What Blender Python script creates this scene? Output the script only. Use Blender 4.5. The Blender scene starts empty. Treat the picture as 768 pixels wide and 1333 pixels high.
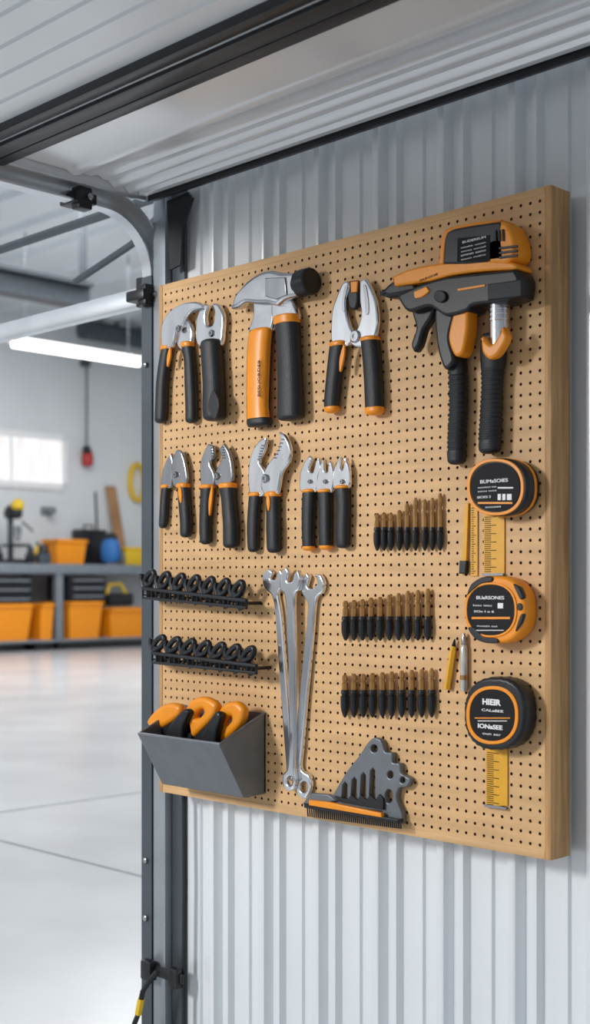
import bpy, bmesh, math, random
from mathutils import Vector, Matrix
random.seed(4)
SC=bpy.context.scene; COL=SC.collection
F=1677.0; HY=763.0; HC=1.03
th=math.atan2(1677,1689); s_,c_=math.sin(th),math.cos(th)
V=Vector((-s_,c_,0)); R=Vector((c_,s_,0))
z0=2.096; CAM=-(V*z0+R*((718-384)/F*z0)); CAM.z=HC
def ray(px,py): return V+R*((px-384)/F)+Vector((0,0,(HY-py)/F))
def onY(px,py,Y):
    d=ray(px,py); return CAM+d*((Y-CAM.y)/d.y)
def onX(px,py,X):
    d=ray(px,py); return CAM+d*((X-CAM.x)/d.x)
def onZ(px,py,Z):
    d=ray(px,py); return CAM+d*((Z-CAM.z)/d.z)
def P(px,py,off=0.0):
    v=onY(px,py,-off); return (v.x,v.z)
def P3(px,py,off=0.0): return onY(px,py,-off)

# ---------------------------------------------------------------- materials
def M(name,col,rough=.5,metal=0.0,var=.08,scale=30,bump=0.0,bscale=200,spec=.5,stretch=(1,1,1),coat=0,vor=False):
    m=bpy.data.materials.new(name); m.use_nodes=True; nt=m.node_tree; b=nt.nodes['Principled BSDF']
    b.inputs['Roughness'].default_value=rough; b.inputs['Metallic'].default_value=metal
    b.inputs['Specular IOR Level'].default_value=spec; b.inputs['Coat Weight'].default_value=coat
    tc=nt.nodes.new('ShaderNodeTexCoord'); mp=nt.nodes.new('ShaderNodeMapping'); mp.inputs['Scale'].default_value=stretch
    nt.links.new(tc.outputs['Object'],mp.inputs[0])
    n=nt.nodes.new('ShaderNodeTexNoise'); n.inputs['Scale'].default_value=scale; n.inputs['Detail'].default_value=4
    nt.links.new(mp.outputs[0],n.inputs['Vector'])
    r=nt.nodes.new('ShaderNodeValToRGB'); nt.links.new(n.outputs[0],r.inputs[0])
    r.color_ramp.elements[0].position=.3; r.color_ramp.elements[1].position=.7
    r.color_ramp.elements[0].color=(*[max(0,c*(1-var)) for c in col],1); r.color_ramp.elements[1].color=(*[min(1,c*(1+var)) for c in col],1)
    nt.links.new(r.outputs[0],b.inputs['Base Color'])
    if bump:
        n2=nt.nodes.new('ShaderNodeTexVoronoi' if vor else 'ShaderNodeTexNoise'); n2.inputs['Scale'].default_value=bscale; nt.links.new(mp.outputs[0],n2.inputs['Vector'])
        bp=nt.nodes.new('ShaderNodeBump'); bp.inputs['Strength'].default_value=bump; bp.inputs['Distance'].default_value=.002
        nt.links.new(n2.outputs[0],bp.inputs['Height']); nt.links.new(bp.outputs[0],b.inputs['Normal'])
    return m
def E(name,col,st):
    m=bpy.data.materials.new(name); m.use_nodes=True; b=m.node_tree.nodes['Principled BSDF']
    b.inputs['Base Color'].default_value=(*col,1); b.inputs['Emission Color'].default_value=(*col,1); b.inputs['Emission Strength'].default_value=st
    return m
BLK=M('black_rubber',(.012,.014,.017),.46,0,.2,60,.22,480,.45,(1,1,1),0,True)
BLK2=M('black_plastic',(.010,.011,.014),.38,0,.2,40,spec=.45)
ORG=M('orange_plastic',(.90,.30,.009),.38,0,.06,30)
CHR=M('chrome',(.78,.79,.81),.17,1,.12,30,.03,60,.5,(1,1,.25))
STL=M('dark_steel',(.38,.39,.41),.24,1,.16,30,.05,60,.5,(1,1,.25))
HAM=M('hammer_steel',(.54,.55,.57),.23,1,.15,25,.05,50)
GRY=M('grey_painted_steel',(.16,.175,.19),.42,.35,.08,25)
SLT=M('slate_steel',(.085,.10,.115),.40,.4,.1,10)
POST=M('grey_post_steel',(.34,.37,.40),.36,.45,.08,10)
BEN=M('bench_grey_steel',(.24,.27,.30),.42,.4,.08,10)
TRK=M('galvanized_track',(.64,.67,.70),.28,.6,.06,12)
BRS=M('bronze_shaft',(.48,.26,.09),.32,.8,.2,40)
YEL=M('yellow_tape',(.78,.39,.02),.45,0,.06,40)
WHT=M('white_ink',(.88,.88,.88),.6,0,.02,10)
INK=M('black_ink',(.008,.008,.01),.65,0,.02,10,spec=.25)
WOOD=M('pegboard_wood',(.68,.415,.195),.5,0,.13,7,.12,300,.4,(1,1,7))
HSHADE=M('hole_shade_wood',(.16,.07,.026),.8,0,.1,30)  # darkened board wood: shade inside the peg holes put into the colour
WOODS=M('pine_edge',(.50,.285,.12),.5,0,.28,16,.2,120,.35,(7,7,.5))
WALLM=M('ribbed_white_steel',(.80,.83,.855),.25,.15,.02,3)
DOORW=M('door_white_panel',(.80,.83,.86),.33,.1,.03,3)
DOORS=M('door_silver_panel',(.80,.82,.84),.26,.3,.02,1)
CONC=M('polished_concrete',(.54,.555,.57),.22,0,.12,1.1,.05,60)
BWALL=M('back_wall_paint',(.72,.745,.76),.7,0,.03,1)
CEIL=M('ceiling_steel',(.62,.655,.685),.5,.1,.05,1)
BLUE=M('blue_fabric',(.03,.16,.45),.6,0,.15,20)
RED=M('red_plastic',(.45,.04,.035),.5,0,.1,20)
PLANK=M('brown_plank',(.40,.22,.10),.6,0,.2,8,0,100,.4,(1,1,.2))
YELP=M('yellow_plastic',(.80,.52,.02),.45,0,.06,20)
GLS=M('clear_plastic_vial',(.55,.55,.52),.15,.2,.1,60)
TUBE=E('lamp_glow',(1,.98,.94),5)
JNT=M('joint_dark',(.20,.22,.23),.8,0,.1,10)

# ---------------------------------------------------------------- builders
WL={}
def finish(me,ang=38):
    for p in me.polygons: p.use_smooth=True
    me.set_sharp_from_angle(angle=math.radians(ang)); return me
def thing(name,label,cat,loc,group=None):
    o=bpy.data.objects.new(name,None); COL.objects.link(o); o.location=loc; o.empty_display_size=.03
    o['label']=label; o['category']=cat
    if group: o['group']=group
    WL[o]=Vector(loc); return o
def part(name,me,mat,parent=None,label=None,ang=38):
    if not isinstance(mat,(list,tuple)): mat=[mat]
    if parent: off=WL[parent]
    else:
        xs=[v.co for v in me.vertices]
        off=Vector(((min(v.x for v in xs)+max(v.x for v in xs))/2,(min(v.y for v in xs)+max(v.y for v in xs))/2,min(v.z for v in xs)))
    me.transform(Matrix.Translation(-off)); me.name=name
    me.materials.clear()
    for m in mat: me.materials.append(m)
    finish(me,ang)
    o=bpy.data.objects.new(name,me); COL.objects.link(o)
    if parent: o.parent=parent; WL[o]=WL[parent].copy()
    else: o.location=off; WL[o]=off
    if label: o['label']=label
    return o
def tag(o,label,cat,group=None):
    o['label']=label; o['category']=cat
    if group: o['group']=group
    return o
def struct(name,me,mat,parent=None,ang=38):
    o=part(name,me,mat,parent,None,ang)
    if not parent: o['kind']='structure'
    return o
def frombm(bm):
    me=bpy.data.meshes.new('m'); bmesh.ops.recalc_face_normals(bm,faces=bm.faces); bm.to_mesh(me); bm.free(); return me
def addbox(bm,x0,x1,y0,y1,z0,z1):
    x0,x1=sorted((x0,x1)); y0,y1=sorted((y0,y1)); z0,z1=sorted((z0,z1))
    vs=[bm.verts.new((x,y,z)) for x in (x0,x1) for y in (y0,y1) for z in (z0,z1)]
    for f in ((0,1,3,2),(4,6,7,5),(0,4,5,1),(2,3,7,6),(0,2,6,4),(1,5,7,3)): bm.faces.new([vs[i] for i in f])
def boxes(lst,bev=0):
    bm=bmesh.new()
    for b in lst: addbox(bm,*b)
    if bev: bmesh.ops.bevel(bm,geom=bm.edges[:],offset=bev,segments=2,affect='EDGES',profile=.5)
    return frombm(bm)
def box(*b,bev=0): return boxes([b],bev)
def cr(pts,n=5,ten=.45):
    out=[];N=len(pts)
    for i in range(N):
        a,b,c,d=pts[i-1],pts[i],pts[(i+1)%N],pts[(i+2)%N]
        m1=(0,0) if len(b)>2 else ((c[0]-a[0])*ten,(c[1]-a[1])*ten)
        m2=(0,0) if len(c)>2 else ((d[0]-b[0])*ten,(d[1]-b[1])*ten)
        if len(b)>2 and len(c)>2: out.append((b[0],b[1])); continue
        for k in range(n):
            t=k/n; h1=2*t**3-3*t*t+1; h2=t**3-2*t*t+t; h3=-2*t**3+3*t*t; h4=t**3-t*t
            out.append(tuple(h1*b[j]+h2*m1[j]+h3*c[j]+h4*m2[j] for j in (0,1)))
    return out
def K(pts): return [(p[0],p[1],1) for p in pts]
def curve_mesh(spl,depth,off,bev,res=2,rot=True):
    cu=bpy.data.curves.new('c','CURVE'); cu.dimensions='2D'; cu.fill_mode='BOTH'
    cu.extrude=max(depth/2-bev,1e-5); cu.bevel_depth=bev; cu.bevel_resolution=res; cu.offset=-bev
    for s in spl:
        sp=cu.splines.new('POLY'); sp.points.add(len(s)-1)
        for p,q in zip(sp.points,s): p.co=(q[0],q[1],0,1)
        sp.use_cyclic_u=True
    o=bpy.data.objects.new('c',cu); COL.objects.link(o); bpy.context.view_layer.update()
    me=bpy.data.meshes.new_from_object(o.evaluated_get(bpy.context.evaluated_depsgraph_get()))
    bpy.data.objects.remove(o); bpy.data.curves.remove(cu)
    me.transform(Matrix(((1,0,0,0),(0,0,-1,-off),(0,1,0,0),(0,0,0,1))))
    return me
def slab(outl,depth,off,bev=.0015,poff=None,n=5,res=2):
    if isinstance(outl[0],tuple): outl=[outl]
    po=off if poff is None else poff
    return curve_mesh([[P(x,y,po) for x,y in cr(o,n)] for o in outl],depth,off,bev,res)
def ell(cx,cy,rx,ry,ex=2.0,n=40,knurl=0):
    o=[]
    for i in range(n):
        a=2*math.pi*i/n; k=1+(knurl if i%2 else 0)
        o.append((cx+rx*k*math.copysign(abs(math.cos(a))**(2/ex),math.cos(a)),cy+ry*k*math.copysign(abs(math.sin(a))**(2/ex),math.sin(a)),1))
    return o
def interp(st,y):
    for a,b in zip(st,st[1:]):
        if a[2]<=y<=b[2]:
            t=(y-a[2])/(b[2]-a[2]); return (a[0]+(b[0]-a[0])*t,a[1]+(b[1]-a[1])*t)
    return st[0][:2] if y<st[0][2] else st[-1][:2]
def dense(st,n=4):
    out=[];N=len(st)
    for i in range(N-1):
        a,b,c,d=st[max(i-1,0)],st[i],st[i+1],st[min(i+2,N-1)]
        for k in range(n):
            t=k/n; h1=2*t**3-3*t*t+1; h2=t**3-2*t*t+t; h3=-2*t**3+3*t*t; h4=t**3-t*t
            out.append(tuple(h1*b[j]+h2*(c[j]-a[j])*.4+h3*c[j]+h4*(d[j]-b[j])*.4 for j in range(3)))
    out.append(tuple(st[-1])); return out
def ridged(st,ya,yb,step=5.0,amp=.8):
    base_=dense(st,4); out=[]; y=st[0][2]; k=0
    ys=[q[2] for q in base_ if q[2]<ya or q[2]>yb]; yy=ya
    while yy<=yb: ys.append(yy); yy+=step/2
    for y in sorted(set(ys)):
        a,b=interp(base_,y); g=0
        if ya<=y<=yb: g=amp if int(round((y-ya)/(step/2)))%2 else -amp
        out.append((a-g,b+g,y))
    return out
def loft(st,tk=.6,offc=None,cap=6,seg=20,grow=0,ex=2.4,flat=None):
    d=dense(st); y0,y1=d[0][2],d[-1][2]
    hw=max((P(b,y,.012)[0]-P(a,y,.012)[0])/2 for a,b,y in d); tm=tk*hw if flat is None else flat
    if offc is None: offc=tm+.0012
    ys=[q[2] for q in d]
    if cap:
        for e in (0,.15,.4,.7,1): ys+= [y0+cap*e,y1-cap*e]
    ys=sorted(set(round(y,3) for y in ys))
    bm=bmesh.new(); prev=None
    for y in ys:
        a,b=interp(d,y)
        k=1.0
        if cap:
            e=min((y-y0)/cap,(y1-y)/cap,1.0); k=.35+.65*math.sqrt(max(0,1-(1-e)**2))
        pa,pb=P(a-grow,y,offc),P(b+grow,y,offc); hv=(pb[0]-pa[0])/2; cx=(pa[0]+pb[0])/2; z=pa[1]
        t=(tk*hv if flat is None else min(flat,hv*.9)); hx=math.sqrt(max(hv*hv-t*t,1e-9)); hx*=k; t*=k
        ring=[]
        for i in range(seg):
            an=2*math.pi*i/seg; ca,sa=math.cos(an),math.sin(an)
            ring.append(bm.verts.new((cx+hx*math.copysign(abs(ca)**(2/ex),ca),-offc-t*math.copysign(abs(sa)**(2/ex),sa),z)))
        if prev:
            for i in range(seg): bm.faces.new((prev[i],prev[(i+1)%seg],ring[(i+1)%seg],ring[i]))
        else: bm.faces.new(ring)
        prev=ring
    bm.faces.new(list(reversed(prev)))
    return frombm(bm),offc,tm
def lathe(prof,org,ax,seg=20,capped=True):
    ax=Vector(ax).normalized(); u=ax.orthogonal().normalized(); w=ax.cross(u); org=Vector(org)
    bm=bmesh.new(); prev=None
    for r,h in prof:
        ring=[bm.verts.new(org+ax*h+(u*math.cos(2*math.pi*i/seg)+w*math.sin(2*math.pi*i/seg))*max(r,1e-4)) for i in range(seg)]
        if prev:
            for i in range(seg): bm.faces.new((prev[i],prev[(i+1)%seg],ring[(i+1)%seg],ring[i]))
        elif capped: bm.faces.new(ring)
        prev=ring
    if capped: bm.faces.new(prev)
    return frombm(bm)
def addtube(bm,pts,r,seg=8,closed=False):
    pts=[Vector(p) for p in pts]; N=len(pts); rings=[]
    up=None
    for i in range(N):
        if closed: t=(pts[(i+1)%N]-pts[i-1])
        else: t=pts[min(i+1,N-1)]-pts[max(i-1,0)]
        t.normalize()
        if up is None: up=t.orthogonal().normalized()
        up=(up-t*up.dot(t)).normalized(); w=t.cross(up)
        rings.append([bm.verts.new(pts[i]+(up*math.cos(2*math.pi*k/seg)+w*math.sin(2*math.pi*k/seg))*r) for k in range(seg)])
    for i in range(N if closed else N-1):
        a,b=rings[i],rings[(i+1)%N]
        for k in range(seg): bm.faces.new((a[k],a[(k+1)%seg],b[(k+1)%seg],b[k]))
    if not closed: bm.faces.new(rings[0]); bm.faces.new(rings[-1])
def tubes(lst,seg=8):
    bm=bmesh.new()
    for t in lst: addtube(bm,t[0],t[1],seg,t[2] if len(t)>2 else False)
    return frombm(bm)
def sheet(prof,vec):
    bm=bmesh.new(); vec=Vector(vec)
    a=[bm.verts.new(p) for p in prof]; b=[bm.verts.new(Vector(p)+vec) for p in prof]
    for i in range(len(prof)-1): bm.faces.new((a[i],a[i+1],b[i+1],b[i]))
    me=bpy.data.meshes.new('m'); bm.to_mesh(me); bm.free(); return me
def text(s,px,py,off,wpx,hpx,ang=0,bold=0):
    cu=bpy.data.curves.new('t','FONT'); cu.body=s; cu.align_x='CENTER'; cu.align_y='CENTER'; cu.extrude=.01; cu.offset=bold
    o=bpy.data.objects.new('t',cu); COL.objects.link(o); bpy.context.view_layer.update()
    me=bpy.data.meshes.new_from_object(o.evaluated_get(bpy.context.evaluated_depsgraph_get()))
    bpy.data.objects.remove(o); bpy.data.curves.remove(cu)
    xs=[v.co.x for v in me.vertices]; ys=[v.co.y for v in me.vertices]
    mx,my=(min(xs)+max(xs))/2,(min(ys)+max(ys))/2
    a=P(px-10,py,off); b=P(px+10,py,off); c=P(px,py-10,off); d=P(px,py+10,off); sx=(b[0]-a[0])/20; sz=(c[1]-d[1])/20; ctr=P(px,py,off)
    ca,sa=math.cos(ang),math.sin(ang)
    for v in me.vertices:
        x=(v.co.x-mx)/(max(xs)-min(xs))*wpx; y=(v.co.y-my)/(max(ys)-min(ys))*hpx; z=v.co.z*.03
        x,y=ca*x-sa*y,sa*x+ca*y
        v.co=(ctr[0]+x*sx,-off-z,ctr[1]+y*sz)
    return me

# ---------------------------------------------------------------- setting
XW=-17.3; ZC=5.6; YE=20
struct('floor',box(XW-1,4,-6,YE,-.05,0),CONC)
jy=onZ(90,1117,0).y; jx=onZ(95,1044,0).x
struct('trim_1',boxes([(XW,3,jy-.007,jy+.007,0,.0012),(jx-.007,jx+.007,jy,YE,0,.0012),(-9,-8.98,jy,YE,0,.0012)]),JNT)
prof=[];x=-1.0;ya,yb=.077,.057
while x<2.6:
    prof+=[(x,ya,0),(x+.040,ya,0),(x+.043,ya-.006,0),(x+.049,ya-.006,0),(x+.052,ya,0),(x+.084,ya,0),(x+.092,yb+.001,0),(x+.094,yb,0),(x+.106,yb,0),(x+.108,yb+.001,0),(x+.116,ya,0),(x+.134,ya,0),(x+.140,yb+.006,0),(x+.148,yb+.006,0),(x+.154,ya,0)]; x+=.156
struct('wall_right',sheet(prof,(0,0,ZC)),WALLM,ang=30)
struct('wall_back',box(XW-.15,XW,-4,YE,0,ZC),BWALL)
prof=[];y=.09
while y<YE:
    prof+=[(XW,y,ZC),(XW,y+.62,ZC),(XW,y+.67,ZC-.07),(XW,y+.77,ZC-.07),(XW,y+.82,ZC)]; y+=.82
struct('ceiling',sheet(prof,(XW*-1-1.1,0,0)),CEIL,ang=20)
def rect_on(px0,px1,py0,py1,X):
    a=onX(px0,py1,X); b=onX(px1,py0,X); return a.y,b.y,a.z,b.z
y0,y1,zz0,zz1=rect_on(-30,79,638,556,XW)
wf=struct('window_1',boxes([(XW,XW+.08,y0-.1,y0,zz0-.1,zz1+.1),(XW,XW+.08,y1,y1+.1,zz0-.1,zz1+.1),(XW,XW+.08,y0,y1,zz1,zz1+.1),(XW,XW+.08,y0,y1,zz0-.1,zz0),(XW,XW+.05,y0+.38*(y1-y0)-.02,y0+.38*(y1-y0)+.02,zz0,zz1)]),WHT)
pm=bpy.data.materials.new('bright_window_pane'); pm.use_nodes=True; nt=pm.node_tree; b=nt.nodes['Principled BSDF']
tc=nt.nodes.new('ShaderNodeTexCoord'); mp=nt.nodes.new('ShaderNodeMapping'); mp.inputs['Scale'].default_value=(1,6,.8); n=nt.nodes.new('ShaderNodeTexNoise'); n.inputs['Scale'].default_value=2.2; n.inputs['Detail'].default_value=3
rr=nt.nodes.new('ShaderNodeValToRGB'); rr.color_ramp.elements[0].color=(.80,.76,.74,1); rr.color_ramp.elements[0].position=.3; rr.color_ramp.elements[1].color=(.97,.98,1,1); rr.color_ramp.elements[1].position=.65
nt.links.new(tc.outputs['Object'],mp.inputs[0]); nt.links.new(mp.outputs[0],n.inputs['Vector']); nt.links.new(n.outputs[0],rr.inputs[0]); nt.links.new(rr.outputs[0],b.inputs['Emission Color']); b.inputs['Emission Strength'].default_value=1.05; b.inputs['Base Color'].default_value=(.1,.1,.1,1)
part('window_pane',box(XW,XW+.02,y0,y1,zz0,zz1),pm,wf)

# overhead sectional door (open, lying flat)
ZD=HC+.87; XL=-1.075; XR=2.6
def sec(prof): return sheet([(XL,y,ZD+z) for y,z in prof],(XR-XL,0,0))
def bump(yc,w,h,n=8): return [(yc+w/2-w*k/n, .008-h*math.sin(math.pi*k/n)**.8 if 0<k<n else .008) for k in range(n+1)]
dp=[(.022,.05),(.022,.004),(.016,-.004),(.002,-.004),(-.006,.008)]
for yc,w,h in ((-.026,.030,.014),(-.066,.034,.010),(-.115,.03,-.006),(-.175,.04,.007)): dp+=bump(yc,w,h)
dp+=[(-.335,.008),(-.335,.05),(.022,.05)]
d=struct('door_1',sec(dp),DOORS,ang=35)
d['label']='silver and white sectional garage door open overhead'
gp=[(-.445,.05),(-.445,.004)];y=-.445
while y>-2.25:
    gp+=[(y-.055,.004),(y-.058,.010),(y-.062,.010),(y-.065,.004)]; y-=.065
gp+=[(y,.05),(-.445,.05)]
part('white_section',sec(gp),DOORW,d,ang=20)
part('joint_rail',boxes([(XL-.02,XR,-.365,-.335,ZD-.014,ZD+.03)],.003),BLK2,d)
part('joint_rail',boxes([(XL-.02,XR,-.372,-.366,ZD-.010,ZD+.03)],.001),TRK,d)
part('joint_rail',boxes([(XL-.02,XR,-.413,-.373,ZD-.018,ZD+.03)],.004),BLK2,d)
part('joint_rail',boxes([(XL-.02,XR,-.419,-.414,ZD-.012,ZD+.03)],.001),TRK,d)
part('joint_rail',boxes([(XL-.02,XR,-.447,-.420,ZD-.012,ZD+.03)],.003),BLK2,d)
part('bottom_seal',boxes([(XL,XR,.023,.034,ZD-.014,ZD+.03)],.002),BLK2,d)
part('end_cap',boxes([(XL-.012,XL-.001,-.335,.022,ZD-.012,ZD+.04)],.002),TRK,d)

# track
tr=thing('door_track','grey steel door track curving from the post to the overhead door','track',(-1.11,.075,0))
TX=-1.128;pts=[]
rad=.15; zb_=HC+.85-rad
for z in (0,.3,.6,.9,1.2,zb_): pts.append((.075,z,0))
for i in range(1,15):
    a=math.pi/2*i/14; pts.append((.075-rad+rad*math.cos(a),zb_+rad*math.sin(a),a))
pts.append((-1.0,zb_+rad,math.pi/2)); pts.append((-2.2,zb_+rad,math.pi/2))
def chan(pts,hw,dep,x):
    bm=bmesh.new(); prev=None
    for y,z,a in pts:
        nx,nz=math.cos(a),math.sin(a); ring=[]
        for (e,f) in ((-hw,dep),(-hw,0),(hw,0),(hw,dep),(hw-.004,dep),(hw-.004,.004),(-hw+.004,.004),(-hw+.004,dep)):
            ring.append(bm.verts.new((x+f,y+nx*e,z+nz*e)))
        if prev:
            for i in range(8): bm.faces.new((prev[i],prev[(i+1)%8],ring[(i+1)%8],ring[i]))
        prev=ring
    return frombm(bm)
part('vertical_channel',chan(pts[:6],.026,.036,TX),SLT,tr)
part('curved_channel',chan(pts[5:],.024,.032,TX),TRK,tr)
for (yy,zz) in ((.05,HC+.655),(-.13,ZD-.035),(-.40,ZD-.05)):
    b_=part('bracket',boxes([(TX-.022,TX+.042,yy-.03,yy+.025,zz-.012,zz+.012),(TX+.01,TX+.04,yy-.022,yy+.014,zz-.024,zz+.024)],.004),BLK2,tr)
    part('bolt',lathe([(.008,0),(.008,.012),(.004,.014)],(TX+.04,yy,zz),(1,0,0),6),STL,b_)
for z in (HC-.75,HC-.62,HC+.5): part('bolt',lathe([(.007,0),(.007,.006),(.004,.008)],(TX+.018,.049,z),(0,-1,0),6),STL,tr)
zc=onY(212,1264,.05).z
part('lower_clamp',boxes([(-1.115,-.972,.036,.046,zc-.012,zc+.012),(-1.10,-1.065,.022,.044,zc-.022,zc+.022),(-1.01,-.98,.026,.046,zc-.022,zc+.022)],.004),BLK2,tr)
po=thing('door_post','grey steel jamb post beside the white ribbed wall','post',(-1.06,.09,0))
part('upright',box(-1.088,-1.046,.05,.13,0,HC+.92,bev=.003),POST,po)
part('side_flange',box(-1.045,-1.001,.068,.13,0,HC+.92,bev=.003),SLT,po)
part('flag_bracket',slab([[(218,262,1),(246,250,1),(252,258,1),(238,300,1),(236,345,1),(222,352,1)]],.006,-.046,.001,-.046),BLK2,po)
cb=thing('crossbar','grey square steel bar reaching left from the post above the bench','bar',(-1.2,.1,0))
za=onY(180,385,.1).z
part('bar',box(-3.6,-1.0885,.107,.137,za-.022,za+.022,bev=.004),TRK,cb)
part('end_bracket',boxes([(-1.22,-1.138,.104,.142,za-.025,za+.045)],.004),BLK2,cb)
zr=onY(140,280,.15)
tag(part('brace_rod',tubes([([(-3.6,.143,zr.z),(-1.04,.143,zr.z)],.012)]),SLT),'thin dark steel rod behind the curved track, the higher one','rod')
a,b=onY(98,367,.142),onY(172,318,.142)
tag(part('diagonal_rod',tubes([([a,b,(-1.06,.141,b.z+.10)],.009)]),SLT),'thin dark rod slanting behind the curved track','rod')
XB=-10.05; a=onX(0,371,XB); b=onX(115,381,XB); zb3=(a.z+b.z)/2
bb=thing('ceiling_beam','dark grey steel beam hung under the garage ceiling','beam',(XB,4,zb3))
part('beam_body',boxes([(XB-.11,XB+.11,1.0,b.y,zb3-.13,zb3-.09),(XB-.03,XB+.03,1.0,b.y,zb3-.09,zb3+.09),(XB-.11,XB+.11,1.0,b.y,zb3+.09,zb3+.13)]),SLT,bb)
for yy in (1.3,b.y-.1): part('hanger',box(XB-.03,XB+.03,yy,yy+.06,zb3+.13,ZC-.06),SLT,bb)
tag(part('cable',tubes([([P3(240,1036,-.052),P3(241,1150,-.052),P3(240,1250,-.052),P3(239,1400,-.052)],.006)]),BLK2),'black cable running down the post edge below the board','cable')
c0=[P3(205,1264,.0),P3(196,1275,.0),P3(186,1290,.01),P3(180,1320,.01),P3(170,1345,.01),P3(162,1400,.01)]
cc=part('cord',tubes([(c0,.006)]),BLK2); tag(cc,'short black and yellow cord at the foot of the post','cord')
part('yellow_sleeve',tubes([([P3(184,1300,.01),P3(180,1320,.01)],.008)]),YELP,cc)

# ---------------------------------------------------------------- pegboard
BW=-P(207,372,0)[0]; ZT=HC+(763-240)/F*z0; ZB=HC-(1120.5-763)/F*z0
pb=thing('pegboard','large light wooden pegboard with deep pine edges on the ribbed wall','pegboard',(-BW/2,.0,ZB))
fe=.013
X0,X1,Z0_,Z1_=-BW+fe,-fe,ZB+fe,ZT-fe
nx=52; nz=58; dx=(X1-X0)/nx; dz=(Z1_-Z0_)/nz; r=.0029
vs=[];fs=[];mi=[]
oc=[(1,0),(1,1),(0,1),(-1,1),(-1,0),(-1,-1),(0,-1),(1,-1)]
for i in range(nx):
    for j in range(nz):
        cx=X0+(i+.5)*dx; cz=Z0_+(j+.5)*dz; bse=len(vs)
        vs+=[(cx+a*dx/2,0,cz+b*dz/2) for a,b in oc]
        cc_=[(cx+r*math.cos(k*math.pi/4),cz+r*math.sin(k*math.pi/4)) for k in range(8)]
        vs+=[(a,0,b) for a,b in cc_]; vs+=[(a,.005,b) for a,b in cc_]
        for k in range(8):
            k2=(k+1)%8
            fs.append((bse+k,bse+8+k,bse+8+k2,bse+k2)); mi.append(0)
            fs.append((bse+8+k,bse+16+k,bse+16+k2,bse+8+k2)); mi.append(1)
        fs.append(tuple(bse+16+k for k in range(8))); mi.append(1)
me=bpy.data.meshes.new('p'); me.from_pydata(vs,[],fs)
o=part('perforated_panel',me,[WOOD,HSHADE],pb,ang=10)
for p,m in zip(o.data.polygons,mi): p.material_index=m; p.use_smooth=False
part('side_edge',box(-fe,0,-.001,.056,ZB,ZT,bev=.0015),WOODS,pb)
part('side_edge',box(-BW,-BW+fe,-.001,.056,ZB,ZT,bev=.0015),WOODS,pb)
part('top_edge',box(-BW+fe,-fe,-.0005,.056,ZT-fe,ZT,bev=.001),WOOD,pb)
part('bottom_edge',box(-BW+fe,-fe,-.0005,.056,ZB,ZB+fe,bev=.001),WOOD,pb)

# ---------------------------------------------------------------- hand tools
def base(px,py): v=P(px,py,.01); return (v[0],-.01,v[1])
def grip(t,st,collar=12,tip=0,stripe=None,tk=.6,mat=BLK,cmat=ORG,tmat=None):
    me,oc_,tm=loft(st,tk)
    g=part('grip',me,mat,t)
    y0,y1=st[0][2],st[-1][2]
    def sub(ya,yb):
        a=interp(st,ya); b=interp(st,(ya+yb)/2); c=interp(st,yb)
        return [(a[0],a[1],ya),(b[0],b[1],(ya+yb)/2),(c[0],c[1],yb)]
    if collar: part('collar',loft(sub(y0-1,y0+collar),tk,oc_,3,grow=.9)[0],cmat,g)
    if tip: part('tip',loft(sub(y1-tip,y1+1),tk,oc_,5,grow=.7)[0],tmat or cmat,g)
    if stripe:
        f0,f1,e0,e1=stripe; L=[];Rr=[]
        for k in range(7):
            y=y0+(y1-y0)*(e0+(e1-e0)*k/6); a,b=interp(st,y); w=math.sin(math.pi*(k+.6)/7.2)
            m_=(f0+f1)/2; L.append((a+(b-a)*(m_-(m_-f0)*w),y)); Rr.append((a+(b-a)*(m_+(f1-m_)*w),y))
        part('inlay',slab(L+Rr[::-1],.005,oc_+tm*.95,.0012),cmat,g)
    return g,oc_,tm
def jaw(t,pts,depth=.011,off=.012,mat=CHR,name='jaw',bev=None,n=5): return part(name,slab(pts,depth,off,min(depth*.42,.0040) if bev is None else bev,n=n,res=2),mat,t)
def pivot(t,px,py,rp,off=.018,mat=STL):
    r_=rp/F*2.5; c=P(px,py,off); return part('pivot',lathe([(r_,0),(r_,.003),(r_*.8,.005),(r_*.35,.005),(r_*.35,.0035)],(c[0],-off,c[1]),(0,-1,0),20),mat,t)
def serr(t,x0,y0,x1,y1,off,n=7,w=3.2):
    b=[]
    for k in range(n):
        f=k/(n-1); px,py=x0+(x1-x0)*f,y0+(y1-y0)*f
        b.append([(px-w/2,py-.7,1),(px+w/2,py-.7,1),(px+w/2,py+.7,1),(px-w/2,py+.7,1)])
    part('jaw_teeth',slab(b,.002,off,.0003),SLT,t)

# 1 pump pliers
t=thing('pump_pliers','chrome water pump pliers with black grips at the top left corner','pliers',base(230,552))
jaw(t,[(213,452),(212,425),(221,407),(237,396),(256,393),(267,397,1),(265,404,1),(253,405),(245,413),(240,424),(232,432),(226,452)],.010,.017)
jaw(t,[(230,440),(238,424),(247,416,1),(252,428),(252,442),(248,455),(236,456)],.010,.010)
pivot(t,233,428,5,.022)
serr(t,250,407,262,402,.0215,5)
grip(t,[(211,225,452),(207,222,475),(204,219,500),(203,218,525),(202,217,552)],6,0,(.65,.95,0,.25)); grip(t,[(236,251,447),(240,254,470),(241,256,500),(242,257,530),(242,257,552)],8)
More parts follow.
